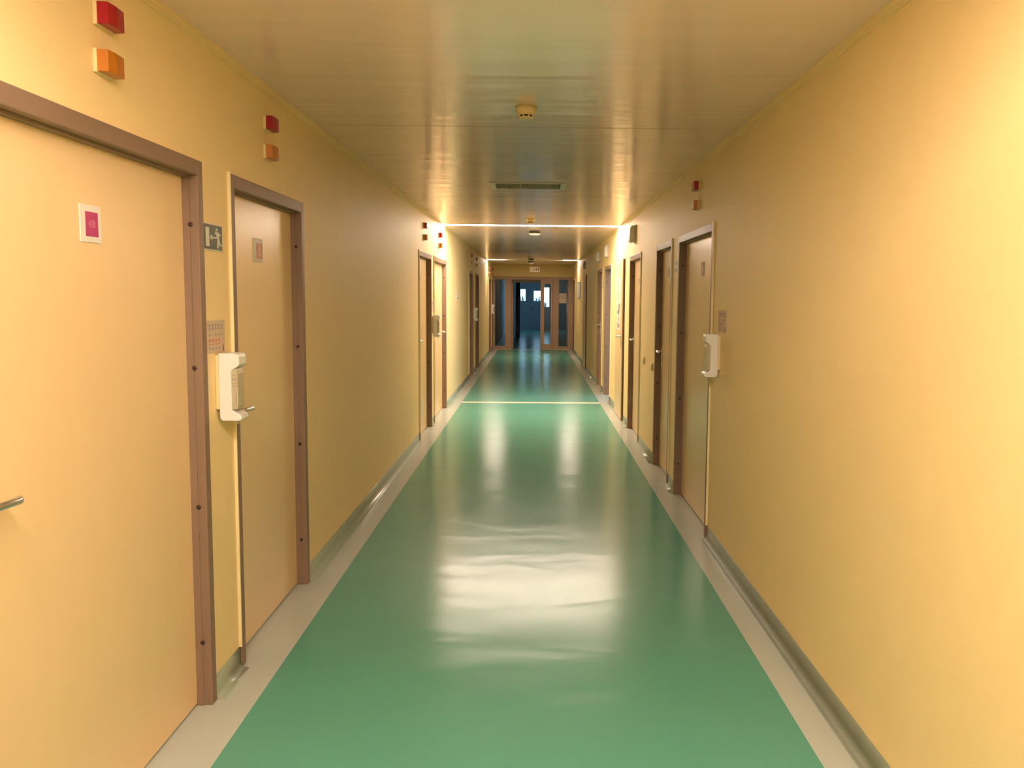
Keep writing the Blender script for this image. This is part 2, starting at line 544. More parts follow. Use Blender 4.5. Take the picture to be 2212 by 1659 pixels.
FP = 0.011      # frame proud of the wall
FW = 0.05       # face width
LD = -0.047     # leaf surface
for n, side, y0, y1, hs, style, label in DOORS:
    root = thing('door_%d' % n, (wx(side, 0), (y0 + y1) / 2, 0), label, 'door', None, 'structure')
    if style in ('framed', 'open'):
        f = MB()
        for ya, yb in ((y0, y0 + FW), (y1 - FW, y1)):
            wbox(f, side, ya, yb, 0, ZF, LD - 0.045, FP, 0.003, 2)
        wbox(f, side, y0 + FW, y1 - FW, ZH, ZF, LD - 0.045, FP, 0.003, 2)
        # stepped rebate inside the frame
        wbox(f, side, y0 + FW, y0 + FW + 0.004, 0, ZH, LD, LD + 0.026)
        wbox(f, side, y1 - FW - 0.004, y1 - FW, 0, ZH, LD, LD + 0.026)
        wbox(f, side, y0 + FW + 0.004, y1 - FW - 0.004, ZH - 0.008, ZH, LD, LD + 0.026)
        f.build('frame', M['frame'], root)
        t = MB()
        wbox(t, side, y0 - 0.008, y0, 0.092, ZF + 0.006, 0.0, FP + 0.002, 0.001)
        t.build('edge_bead', M['trim'], root)
        screws(side, y1 - FW - 0.0042 if True else 0, -1, root)
        if style == 'framed':
            l = MB()
            wbox(l, side, y0 + FW + 0.002, y1 - FW - 0.002, 0.008, ZH - 0.003, LD - 0.04, LD, 0.002)
            l.build('leaf', M['leaf'], root)
            yh, dn = (y0 + FW + 0.065, 1) if hs == 'near' else (y1 - FW - 0.065, -1)
            lever(side, yh, 1.085, LD, dn, root)
        else:
            # leaf swung into the side room on the near jamb
            l = MB()
            xh = XR + 0.17
            l.box(xh, xh + 1.03, y0 + FW + 0.004, y0 + FW + 0.044, 0.008, ZH - 0.003, 0.002)
            l.build('leaf', M['leaf'], root)
            for z in (0.25, 1.80):
                hg = MB(); hg.lathe([(0.011, 0), (0.011, 0.11)], xh - 0.006, y0 + FW + 0.012, z, 'z', 12)
                hg.build('hinge', M['dark'], root)
            ln = MB()
            wbox(ln, side, y0 + 0.046, y0 + 0.05, 0, ZH, -WT - 0.06, LD - 0.045)
            wbox(ln, side, y1 - 0.05, y1 - 0.046, 0, ZH, -WT - 0.06, LD - 0.045)
            ln.build('lining', M['frame'], root)
    else:
        l = MB()
        wbox(l, side, y0, y1, 0.012, 2.068, 0.002, 0.03, 0.004, 2)
        l.build('leaf', M['leaf'], root)
        g = MB()
        wbox(g, side, y0 - 0.022, y0, 0.0, 2.068, 0.0, 0.022, 0.004, 2)
        g.build('edge_seal', M['seal'], root)
        yh, dn = (y0 + 0.07, 1) if hs == 'near' else (y1 - 0.07, -1)
        lever(side, yh, 1.085, 0.03, dn, root)

# ------------------------------------------------------------------ light strips
def light_strip(yc, label, lit):
    root = thing('light_strip', (0, yc, HC), label, 'ceiling light', 'light strips set across the ceiling')
    h = MB()
    a, b = yc - LW / 2, yc + LW / 2
    h.box(XL, XR, a - 0.004, a, HC - 0.002, HC + 0.10)
    h.box(XL, XR, b, b + 0.004, HC - 0.002, HC + 0.10)
    h.box(XL, XR, a, b, HC + 0.08, HC + 0.10)
    h.build('housing', M['lampwhite'], root)
    xs = [XL + 0.004, XL + 0.42, XR - 0.40, XR - 0.004]
    for i, on in enumerate(lit):
        p = MB()
        p.tube([(xs[i] + 0.002, yc, HC + 0.016), (xs[i + 1] - 0.002, yc, HC + 0.016)], 0.019, 10)
        o = p.build('tube', GLOW[LAMPS.index(yc)] if on else M['off'], root)
        if not on: o['label'] = 'unlit middle tube'
    return root
light_strip(LAMPS[0], 'light strip across the ceiling just above the viewer, out of the picture', (1, 1, 1))
light_strip(LAMPS[1], 'white light strip fully lit across the ceiling in mid corridor', (1, 1, 1))
light_strip(LAMPS[2], 'far light strip across the ceiling, glowing only at its two ends', (1, 0, 1))

# ------------------------------------------------------------------ red and amber call lights
def call_light(side, yn, z, colour, label):
    root = thing('call_light', (wx(side, 0), yn + 0.055, z - 0.033), label, 'signal light', '%s call lights above the doors' % colour)
    b = MB(); wbox(b, side, yn, yn + 0.112, z - 0.033, z + 0.033, 0, 0.013, 0.003)
    b.build('base', M['ivory'], root)
    l = MB()
    a = 1 if side < 0 else -1
    x = wx(side, 0.0125)
    # wedge-fronted lens: near end vertical, front face slightly faceted
    pts = [(x, yn + 0.003), (x + a * 0.030, yn + 0.007), (x + a * 0.034, yn + 0.052), (x + a * 0.030, yn + 0.105), (x, yn + 0.109)]
    l.prism(pts, 'z', z - 0.030, z + 0.030, 0.002)
    lo = l.build('lens', M['red' if colour == 'red' else 'amber'], root)
    r = MB()
    for i in range(9):
        zz = z - 0.026 + i * 0.0065
        r.prism([(x + a * 0.0285, yn + 0.010), (x + a * 0.0348, yn + 0.052), (x + a * 0.0285, yn + 0.102)], 'z', zz - 0.0012, zz + 0.0012)
    r.build('ribs', M['red' if colour == 'red' else 'amber'], lo)
CL = [(-1, 2.605, 'above the nearest left door, leftmost in the photo'), (-1, 4.185, 'above the second left door'),
      (-1, 10.07, 'above the third left door'), (-1, 11.66, 'above the fourth left door, washed by the light strip'),
      (-1, 17.45, 'above the fifth left door'), (-1, 18.95, 'above the sixth left door'),
      (-1, 24.66, 'above the seventh left door'), (-1, 26.25, 'above the last left door by the partition'),
      (1, 6.29, 'above the nearest right door')]
for side, y, where in CL:
    call_light(side, y, 2.361, 'red', 'red signal light, upper one ' + where)
    call_light(side, y - (0.01 if y < 5 else 0), 2.229, 'amber', 'amber signal light, lower one ' + where)

# ------------------------------------------------------------------ hand sanitiser dispensers
def dispenser(side, y0, label, z0=1.083):
    root = thing('sanitiser_dispenser', (wx(side, 0), y0 + 0.045, z0), label, 'dispenser', 'hand sanitiser dispensers')
    a = 1 if side < 0 else -1
    X = lambda d: wx(side, d)
    b = MB(); wbox(b, side, y0 + 0.004, y0 + 0.086, z0 + 0.045, z0 + 0.258, 0, 0.014, 0.003)
    b.build('mounting_plate', M['ivory'], root)
    c = MB()
    prof = [(0.014, 0.264), (0.070, 0.266), (0.090, 0.262), (0.094, 0.250), (0.094, 0.222), (0.088, 0.214), (0.066, 0.200), (0.062, 0.190),
            (0.062, 0.050), (0.066, 0.040), (0.086, 0.030), (0.098, 0.022), (0.100, 0.010), (0.094, 0.002), (0.080, 0.0), (0.026, 0.0), (0.016, 0.008), (0.014, 0.03)]
    c.prism([(X(p), z0 + q) for p, q in prof], 'y', y0, y0 + 0.09, 0.005, 3)
    c.build('cover', M['white'], root)
    t = MB(); t.prism([(X(p), z0 + q) for p, q in [(0.040, 0.045), (0.083, 0.045), (0.086, 0.06), (0.086, 0.185), (0.080, 0.205), (0.040, 0.205)]], 'y', y0 + 0.006, y0 + 0.084, 0.004, 2)
    bo = t.build('bottle', M['bottle'], root)
    g = MB()
    for i, (q, w) in enumerate(((0.178, 0.020), (0.160, 0.021), (0.146, 0.021), (0.136, 0.020))):
        for yy in (y0 + 0.0052,):
            g.box(min(X(0.064), X(0.064 + w)), max(X(0.064), X(0.064 + w)), yy - 0.0006, yy + 0.0006, z0 + q, z0 + q + (0.007 if i == 1 else 0.003))
    g.box(min(X(0.078), X(0.081)), max(X(0.078), X(0.081)), y0 + 0.0046, y0 + 0.0056, z0 + 0.065, z0 + 0.115)
    g.build('label_print', M['inkgrey'], bo)
    s = MB(); s.lathe([(0.007, 0), (0.007, -0.014), (0.004, -0.018)], X(0.07), y0 + 0.045, z0 + 0.002, 'z', 12)
    s.build('spout', M['greyw'], root)
dispenser(-1, 3.485, 'large white hand sanitiser dispenser between the two nearest left doors', 1.085)
dispenser(-1, 10.90, 'greyish hand sanitiser dispenser between the third and fourth left doors')
dispenser(-1, 18.27, 'small distant sanitiser dispenser between the fifth and sixth left doors')
dispenser(-1, 25.80, 'farthest white sanitiser dispenser, on the left by the end partition')
dispenser(1, 5.475, 'white hand sanitiser dispenser on the right wall beside the nearest right door', 1.095)

# ------------------------------------------------------------------ notices
def notice(side, y0, y1, z0, z1, label, name='notice', rows=4, m='paper'):
    root = thing(name, (wx(side, 0), (y0 + y1) / 2, z0), label, 'notice')
    p = MB(); wbox(p, side, y0, y1, z0, z1, 0, 0.0015)
    p.build('sheet', M[m], root)
    g, r = MB(), MB()
    W, H = y1 - y0, z1 - z0
    n = 5
    for k, (zc, hh) in enumerate(((0.86, 0.05), (0.74, 0.06), (0.56, 0.05), (0.40, 0.05), (0.27, 0.03), (0.14, 0.06))):
        for i in range(n):
            if k == 2 and i == 1: continue
            if k >= 3 and i == 4: continue
            yc = y0 + W * (0.14 + 0.17 * i)
            if side > 0: yc = y1 - (yc - y0)
            tgt = r if k in (3, 4) else g
            wbox(tgt, side, yc - W * 0.045, yc + W * 0.045, z0 + H * (zc - hh / 2), z0 + H * (zc + hh / 2), 0.0015, 0.0021)
            if k in (0, 3):
                wbox(tgt, side, yc - W * 0.02, yc + W * 0.03, z0 + H * (zc - 0.075), z0 + H * (zc - hh / 2), 0.0015, 0.0021)
    g.build('print', M['inkgrey'], root)
    r.build('red_print', M['inkred'], root)
    bk = MB()
    ya, yb = (y0 + W * 0.86, y0 + W * 0.92) if side < 0 else (y0 + W * 0.08, y0 + W * 0.15)
    wbox(bk, side, ya, yb, z0 + H * 0.02, z0 + H * 0.22, 0.0015, 0.0022)
    bk.build('brown_bar', M['maroon'], root)
notice(-1, 3.410, 3.605, 1.352, 1.478, 'pinkish notice with rows of small hand drawings above the nearest left dispenser', 'hygiene_notice')
notice(1, 5.330, 5.565, 1.372, 1.508, 'pinkish printed notice above the right wall dispenser', 'hygiene_notice')
notice(-1, 10.83, 11.02, 1.38, 1.52, 'small pinkish notice between the third and fourth left doors', 'hygiene_notice')

# tall printed notice on the frameless door
root = thing('door_notice', (wx(1, 0.0305), 11.85, 1.15), 'tall pale printed notice with dark marks stuck on the cream frameless right door', 'notice')
p = MB(); wbox(p, 1, 11.52, 12.16, 1.15, 1.84, 0.0305, 0.032); p.build('sheet', M['paper'], root)
g = MB()
for z0, z1, ya, yb in ((1.70, 1.80, 11.86, 11.90), (1.615, 1.64, 11.82, 11.92), (1.54, 1.60, 11.84, 11.88), (1.40, 1.50, 11.72, 11.86), (1.36, 1.41, 11.80, 12.0),
                       (1.28, 1.33, 11.80, 11.86)):
    wbox(g, 1, ya, yb, z0, z1, 0.032, 0.0328)
g.build('print', M['ink'], root)
g = MB()
for z in (1.185, 1.205, 1.225):
    wbox(g, 1, 11.70, 12.0, z, z + 0.01, 0.032, 0.0328)
g.build('small_print', M['ink'], root)

# ------------------------------------------------------------------ room signs on the doors
def room_sign(side, y0, y1, z0, z1, d, label, inner, txt=None, txtm=None, blobs=None, holder='paperw', cen=(0.2, 0.8, 0.14, 0.82)):
    root = thing('room_sign', (wx(side, d), (y0 + y1) / 2, z0), label, 'sign', 'room signs on the doors')
    b = MB(); wbox(b, side, y0, y1, z0, z1, d, d + 0.0025, 0.0008)
    b.build('holder', M[holder], root)
    W, H = y1 - y0, z1 - z0
    c = MB(); wbox(c, side, y0 + W * cen[0], y0 + W * cen[1], z0 + H * cen[2], z0 + H * cen[3], d + 0.0025, d + 0.0031)
    co = c.build('card', M[inner], root)
    yc, zc = y0 + W * (cen[0] + cen[1]) / 2, z0 + H * (cen[2] + cen[3]) / 2
    if txt:
        wall_text(txt, H * 0.30, side, yc, zc, d + 0.0032, M[txtm], co, sx=0.85)
    if blobs:
        g = MB()
        for (u, v, r) in blobs:
            g.lathe([(r * H, 0), (r * H, (1 if side < 0 else -1) * 0.001)], wx(side, d + 0.0031), yc + u * W, zc + v * H, 'x', 14)
        g.build('print', M[txtm], co)
room_sign(-1, 2.582, 2.705, 1.725, 1.832, LD, 'white plate with a magenta card on the nearest left door', 'magenta', '408', 'pinktext', cen=(0.24, 0.84, 0.16, 0.82))
room_sign(-1, 4.148, 4.292, 1.728, 1.838, LD, 'faded plate with a salmon card on the second left door', 'salmon', None, 'salmonlt', [(0, 0.10, 0.12), (0.03, -0.12, 0.13)], 'plate', cen=(0.30, 0.92, 0.16, 0.80))
room_sign(-1, 10.03, 10.20, 1.73, 1.83, LD, 'small pinkish plate on the third left door', 'salmon', None, 'ink', [(0, 0.0, 0.12)], 'paper')
room_sign(-1, 11.72, 11.90, 1.73, 1.83, LD, 'pale washed out plate on the fourth left door', 'plate', None, 'inkgrey', [(0, 0.0, 0.12)], 'paperw')
room_sign(1, 6.310, 6.430, 1.735, 1.838, LD, 'pale plate with a brown card on the nearest right door', 'salmon', None, 'ink', None, 'paper', cen=(0.30, 0.75, 0.18, 0.82))
room_sign(1, 7.78, 8.02, 1.745, 1.858, LD, 'wide pale plate with a dark strip on the second right door', 'ink', None, 'ink', None, 'plate', cen=(0.66, 0.90, 0.18, 0.84))
room_sign(1, 10.17, 10.35, 1.725, 1.815, LD, 'pale plate with a maroon card on the third right door', 'maroon', None, 'ink', None, 'paper', cen=(0.50, 0.82, 0.18, 0.82))

# ------------------------------------------------------------------ escape route signs
def exit_sign(side, y0, y1, z0, z1, label, bar_first=True, dark='signgreen', lt='signwhite'):
    root = thing('exit_sign', (wx(side, 0), (y0 + y1) / 2, z0), label, 'exit sign')
    b = MB(); wbox(b, side, y0, y1, z0, z1, 0, 0.003, 0.001)
    b.build('border', M[lt], root)
    W, H = y1 - y0, z1 - z0
    f = MB(); wbox(f, side, y0 + W * 0.02, y1 - W * 0.02, z0 + H * 0.045, z1 - H * 0.045, 0.003, 0.0036)
    f.build('green_field', M[dark], root)
    g = MB()
    def Y(u):
        return y0 + W * u if bar_first else y1 - W * u
    def bx(u0, u1, v0, v1):
        a, c = Y(u0), Y(u1)
        wbox(g, side, min(a, c), max(a, c), z0 + H * v0, z0 + H * v1, 0.0036, 0.0044)
    def poly(pp):
        pts = [(Y(u), z0 + H * v) for u, v in pp]
        g.prism(pts, 'x', wx(side, 0.0036), wx(side, 0.0044))
    bx(0.10, 0.28, 0.14, 0.84)                                   # door
    bx(0.40, 0.66, 0.46, 0.52)                                   # arrow shaft
    poly([(0.31, 0.49), (0.43, 0.62), (0.43, 0.36)])             # arrow head
    cx, cz, r = 0.68, 0.80, 0.055
    poly([(cx + r * math.cos(t * math.pi / 6), cz + r * math.sin(t * math.pi / 6)) for t in range(12)])   # head
    poly([(0.66, 0.73), (0.78, 0.70), (0.82, 0.45), (0.72, 0.42), (0.66, 0.55)])                           # torso
    poly([(0.66, 0.72), (0.60, 0.60), (0.56, 0.60), (0.58, 0.64), (0.62, 0.74)])                           # front arm
    poly([(0.78, 0.70), (0.90, 0.62), (0.88, 0.57), (0.76, 0.63)])                                        # rear arm
    poly([(0.72, 0.46), (0.80, 0.44), (0.76, 0.28), (0.76, 0.12), (0.70, 0.12), (0.69, 0.28)])            # front leg
    poly([(0.77, 0.47), (0.82, 0.44), (0.86, 0.28), (0.96, 0.26), (0.96, 0.21), (0.82, 0.22)])            # rear leg
    g.build('pictogram', M[lt], root)
exit_sign(-1, 3.400, 3.602, 1.745, 1.848, 'dark green exit sign with running figure and arrow between the two nearest left doors')
exit_sign(1, 7.170, 7.335, 1.783, 1.880, 'exit sign seen edge on between the first and second right doors', bar_first=True)
exit_sign(1, 14.84, 14.99, 1.735, 1.830, 'dark sign between the open doorway and the next right door')

# small tag on the left wall
root = thing('wall_tag', (XL, 14.46, 1.53), 'small pale tag with a dark square alone on the left wall in mid corridor', 'tag')
p = MB(); wbox(p, -1, 14.32, 14.62, 1.53, 1.625, 0, 0.003); p.build('plate', M['paperw'], root)
g = MB(); wbox(g, -1, 14.42, 14.56, 1.538, 1.562, 0.003, 0.0038); wbox(g, -1, 14.38, 14.52, 1.60, 1.61, 0.003, 0.0038); g.build('print', M['ink'], root)

# ------------------------------------------------------------------ wall lamps on the right wall
def wall_lamp(yn, w, z0, z1, depth, m, label):
    root = thing('wall_lamp', (XR, yn + w / 2, z0), label, 'wall lamp', 'wall lamps on the right wall')
    b = MB(); wbox(b, 1, yn, yn + w, z0, z1, 0, 0.018, 0.006, 3)
    b.build('back_plate', M['greyw'], root)
    c = MB()
    pts = [(0.016, z0 + 0.012), (depth - 0.03, z0 - 0.004), (depth - 0.01, z0 + 0.004), (depth, z0 + 0.024), (depth, z1 - 0.05), (depth - 0.012, z1 - 0.018), (depth - 0.032, z1 - 0.004), (0.016, z1 - 0.008)]
    c.prism([(wx(1, p), q) for p, q in pts], 'y', yn + 0.006, yn + w - 0.006, 0.010, 3)
    c.build('cover', M[m], root)
wall_lamp(10.20, 0.20, 2.205, 2.400, 0.075, 'cover', 'nearest grey wall lamp with rounded cover, above the third right door')
wall_lamp(14.00, 0.24, 2.205, 2.400, 0.055, 'cover', 'cream white wall lamp above the open doorway')
wall_lamp(15.72, 0.24, 2.200, 2.380, 0.065, 'cover', 'wall lamp with a bright glint above the door past the open one')
wall_lamp(20.20, 0.26, 2.215, 2.390, 0.055, 'greyw', 'farthest dark wall lamp on the right, near the far light strip')

# pale board
root = thing('wall_board', (XR, 23.0, 1.55), 'pale grey board on the right wall under the far light strip', 'board')
b = MB()
pts = [(22.25, 1.60), (22.40, 1.555), (23.6, 1.555), (23.75, 1.60), (23.75, 1.95), (22.25, 1.95)]
b.prism(pts, 'x', XR, XR - 0.015, 0.003)
b.build('panel', M['board'], root)
b = MB(); wbox(b, 1, 22.4, 23.6, 1.945, 1.960, 0.015, 0.022); b.build('clip_rail', M['metal'], root)

# sockets
for y, z, lab in ((9.19, 0.905, 'small ivory wall socket nearer the third right door'), (8.55, 0.888, 'small ivory wall socket nearer the second right door')):
    root = thing('wall_socket', (XR, y + 0.04, z), lab, 'socket', 'wall sockets low on the right wall')
    b = MB(); wbox(b, 1, y, y + 0.08, z - 0.012, z + 0.068, 0, 0.010, 0.003); b.build('plate', M['ivory'], root)
    b = MB(); b.prism([(wx(1, 0.010), z - 0.002), (wx(1, 0.026), z - 0.002), (wx(1, 0.014), z + 0.058), (wx(1, 0.010), z + 0.058)], 'y', y + 0.012, y + 0.068, 0.002)
    b.build('flap', M['ivory'], root)

# ------------------------------------------------------------------ ceiling devices
def smoke_detector(x, y, label, r=0.053):
    root = thing('smoke_detector', (x, y, HC), label, 'smoke detector', 'smoke detectors on the ceiling')
    b = MB()
    b.lathe([(r, 0), (r, -0.018), (r * 0.97, -0.026), (r * 0.80, -0.040), (r * 0.72, -0.044)], x, y, HC, 'z', 40)
    b.build('body', M['ivory'], root)
    c = MB()
    c.lathe([(r * 0.62, -0.044), (r * 0.62, -0.055)], x, y, HC, 'z', 32)
    c.build('sensor_slots', M['slot'], root)
    d = MB()
    d.lathe([(r * 0.70, -0.053), (r * 0.66, -0.058), (r * 0.45, -0.062)], x, y, HC, 'z', 32)
    for i in range(8):
        a = 2 * math.pi * (i + 0.5) / 8
        ux, uy = math.cos(a), math.sin(a)
        d.tube([(x + ux * r * 0.66, y + uy * r * 0.66, HC - 0.043), (x + ux * r * 0.66, y + uy * r * 0.66, HC - 0.055)], 0.0045, 8)
    d.build('cap', M['ivory'], root)
smoke_detector(-0.047, 4.60, 'nearest round ivory smoke detector on the ceiling')
smoke_detector(-0.050, 11.05, 'ivory smoke detector just before the bright light strip')
smoke_detector(-0.125, 21.40, 'small distant smoke detector before the far light strip')
smoke_detector(-0.070, 26.20, 'last smoke detector, beside the hanging sign at the end')

def ceiling_disc(x, y, label):
    root = thing('ceiling_disc', (x, y, HC), label, 'ceiling fixture', 'round ceiling fixtures')
    b = MB(); b.lathe([(0.077, 0), (0.077, -0.034), (0.07, -0.036)], x, y, HC, 'z', 40); b.build('dark_base', M['dark'], root)
    c = MB(); c.lathe([(0.06, -0.035), (0.082, -0.037), (0.085, -0.044), (0.078, -0.054), (0.045, -0.062), (0.01, -0.064)], x, y, HC, 'z', 40); c.build('white_disc', M['white'], root)
ceiling_disc(0.0, 13.15, 'round white disc fixture with dark base just past the bright light strip')
ceiling_disc(-0.088, 22.60, 'round white disc fixture before the far light strip')
ceiling_disc(-0.094, 24.30, 'round white disc fixture past the far light strip')

def louvre(y0, label):
    x0, x1, y1 = -0.372, 0.254, y0 + 0.44
    root = thing('louvre_unit', ((x0 + x1) / 2, (y0 + y1) / 2, HC), label, 'ceiling unit', 'recessed louvre units')
    f = MB()
    w = 0.035
    f.box(x0 - 0.01, x1 + 0.01, y0 - 0.01, y0 + w, HC - 0.007, HC + 0.001, 0.002)
    f.box(x0 - 0.01, x1 + 0.01, y1 - w, y1 + 0.01, HC - 0.007, HC + 0.001, 0.002)
    f.box(x0 - 0.01, x0 + w, y0 + w, y1 - w, HC - 0.007, HC + 0.001, 0.002)
    f.box(x1 - w, x1 + 0.01, y0 + w, y1 - w, HC - 0.007, HC + 0.001, 0.002)
    f.build('rim', M['cover'], root)
    h = MB()
    h.box(x0 + 0.01, x1 - 0.01, y0 + 0.01, y1 - 0.01, HC + 0.10, HC + 0.105)
    for a in ((x0 + 0.005, x0 + 0.01, y0 + 0.005, y1 - 0.005), (x1 - 0.01, x1 - 0.005, y0 + 0.005, y1 - 0.005), (x0 + 0.01, x1 - 0.01, y0 + 0.005, y0 + 0.01), (x0 + 0.01, x1 - 0.01, y1 - 0.01, y1 - 0.005)):
        h.box(a[0], a[1], a[2], a[3], HC + 0.001, HC + 0.105)
    h.build('recess', M['lampwhite'], root)
    l = MB()
    for i in range(9):
        x = x0 + 0.06 + i * (x1 - x0 - 0.12) / 8
        l.box(x - 0.002, x + 0.002, y0 + w, y1 - w, HC + 0.002, HC + 0.03)
    for k in range(1, 4):
        yy = y0 + w + k * (0.44 - 2 * w) / 4
        l.box(x0 + w, x1 - w, yy - 0.003, yy + 0.003, HC + 0.002, HC + 0.032)
    l.build('louvre', M['reflector'], root)
louvre(VENTS[0], 'rectangular louvre unit recessed in the ceiling in front of the bright light strip')
louvre(VENTS[1], 'distant rectangular louvre unit recessed between the two light strips')

# hanging sign at the end
root = thing('hanging_sign', (0.01, 24.95, HC), 'unlit hanging exit sign under the ceiling before the end partition', 'exit sign')
b = MB(); b.box(-0.125, 0.150, 24.93, 24.97, 2.262, 2.400, 0.004); b.build('box', M['plate'], root)
for x in (-0.09, 0.115):
    MB().tube([(x, 24.95, 2.395), (x, 24.95, HC)], 0.004, 8).build('hanger', M['metal'], root)
g = MB()
yy0, yy1 = 24.9285, 24.9300
def hp(pp): g.prism([(-0.125 + 0.275 * u, 2.262 + 0.138 * v) for u, v in pp], 'y', yy0, yy1)
hp([(0.80, 0.15), (0.90, 0.15), (0.90, 0.85), (0.80, 0.85)])
hp([(0.12, 0.2), (0.16, 0.2), (0.16, 0.8), (0.12, 0.8)])
hp([(0.22, 0.44), (0.46, 0.44), (0.46, 0.30), (0.58, 0.50), (0.46, 0.70), (0.46, 0.56), (0.22, 0.56)])
hp([(0.28, 0.78), (0.44, 0.78), (0.44, 0.85), (0.28, 0.85)])
hp([(0.60, 0.22), (0.66, 0.20), (0.70, 0.48), (0.76, 0.76), (0.66, 0.84), (0.58, 0.62), (0.64, 0.46)])
hp([(0.28, 0.15), (0.44, 0.15), (0.44, 0.22), (0.28, 0.22)])
g.build('pictogram', M['ink'], root)

# ------------------------------------------------------------------ glazed end partition
root = thing('door_17', (0, YE, 0), 'brown framed glazed partition across the corridor end with its middle opening', 'partition', None, 'structure')
YA, YZ = YE, YE + 0.09
f = MB()
zt = 2.172
f.box(XL, XR, YA, YZ, 2.085, zt, 0.004)                                   # head
f.box(XL, -1.165, YA, YZ, 0, 2.085, 0.004)
f.box(-0.862, -0.675, YA, YZ, 0, 2.085, 0.004)
f.box(0.555, 0.735, YA, YZ, 0, 2.085, 0.004)
f.box(1.01, XR, YA, YZ, 0, 2.085, 0.004)
f.box(-1.165, -0.862, YA, YZ, 0, 0.10, 0.004)
f.box(0.735, 1.01, YA, YZ, 0, 0.10, 0.004)
f.build('frame', M['partition'], root)
b = MB(); b.box(-0.675, 0.19, YA + 0.02, YZ, 2.0, 2.085, 0.003); b.build('transom', M['beam'], root)
l = MB()
l.box(0.19, 0.30, YA - 0.02, YA + 0.03, 0.012, 2.085, 0.003)
l.box(0.495, 0.553, YA - 0.02, YA + 0.03, 0.012, 2.085, 0.003)
l.box(0.30, 0.495, YA - 0.02, YA + 0.03, 0.012, 0.17, 0.003)
l.box(0.30, 0.495, YA - 0.02, YA + 0.03, 1.965, 2.085, 0.003)
lf = l.build('narrow_leaf', M['partition'], root)
p = MB(); p.box(0.302, 0.493, YA, YA + 0.006, 0.172, 1.963); p.build('pane', M['glass'], lf)
for x0, x1 in ((-1.163, -0.864), (0.737, 1.008)):
    p = MB(); p.box(x0, x1, YA + 0.04, YA + 0.046, 0.102, 2.083); p.build('side_pane', M['glass'], root)
h = MB(); h.tube([(-0.66, YA + 0.06, 1.07), (-0.63, YA + 0.06, 1.07), (-0.63, YA + 0.1, 1.07), (-0.63, YA + 0.2, 1.07)], 0.011, 10)
h.build('handle', M['metal'], root)
# wide leaf folded back into the hall beyond
w = MB()
w.box(-0.672, -0.632, YZ + 0.005, YZ + 0.10, 0.012, 2.0, 0.003)
w.box(-0.672, -0.632, YZ + 0.75, YZ + 0.86, 0.012, 2.0, 0.003)
w.box(-0.672, -0.632, YZ + 0.10, YZ + 0.75, 0.012, 0.17, 0.003)
w.box(-0.672, -0.632, YZ + 0.10, YZ + 0.75, 1.90, 2.0, 0.003)
wl = w.build('open_leaf', M['partition'], root)
p = MB(); p.box(-0.655, -0.649, YZ + 0.101, YZ + 0.749, 0.171, 1.899); p.build('pane', M['glass'], wl)

# paper taped on the right side pane
root = thing('paper_notice', (0.86, YE + 0.038, 1.40), 'tan paper notice taped on the right side pane of the end partition', 'notice')
p = MB(); p.box(0.745, 0.965, YE + 0.037, YE + 0.0395, 1.395, 1.69); p.build('sheet', M['paper'], root)
g = MB(); g.box(0.75, 0.96, YE + 0.0362, YE + 0.037, 1.49, 1.505); g.box(0.79, 0.92, YE + 0.0362, YE + 0.037, 1.45, 1.462); g.build('pale_stripe', M['paperw'], root)
# upright pole at the right
tag(MB().tube([(0.985, YE - 0.03, 0.16), (0.985, YE - 0.03, 1.96)], 0.008, 10).build('upright_bar', M['metal']), 'slim bright upright bar at the right side pane of the end partition', 'bar')

# ------------------------------------------------------------------ dark hall beyond the partition
HY = 43.0
mb = MB()
mb.box(XL - 0.16, 3.1, YE, HY, -0.1, -0.0005)
struct('floor_hall', mb, M['green'], 'dim green floor of the hall beyond the end partition', 'floor')
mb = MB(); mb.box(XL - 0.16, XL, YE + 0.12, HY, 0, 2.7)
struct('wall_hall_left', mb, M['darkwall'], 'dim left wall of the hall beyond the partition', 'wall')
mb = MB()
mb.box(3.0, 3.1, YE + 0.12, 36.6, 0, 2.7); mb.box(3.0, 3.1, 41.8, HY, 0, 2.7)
mb.box(3.0, 3.1, 36.6, 41.8, 0, 0.8); mb.box(3.0, 3.1, 36.6, 41.8, 2.3, 2.7)  # opening left for the added window
struct('wall_hall_right', mb, M['darkwall'], 'unseen right wall of the far hall with an opening added for daylight', 'wall')
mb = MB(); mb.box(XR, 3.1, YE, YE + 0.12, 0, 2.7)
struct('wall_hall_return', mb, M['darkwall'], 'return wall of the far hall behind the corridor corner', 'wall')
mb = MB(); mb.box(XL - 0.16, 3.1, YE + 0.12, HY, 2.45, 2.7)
struct('ceiling_hall', mb, M['darkceil'], 'dark ceiling of the hall beyond the partition', 'ceiling')
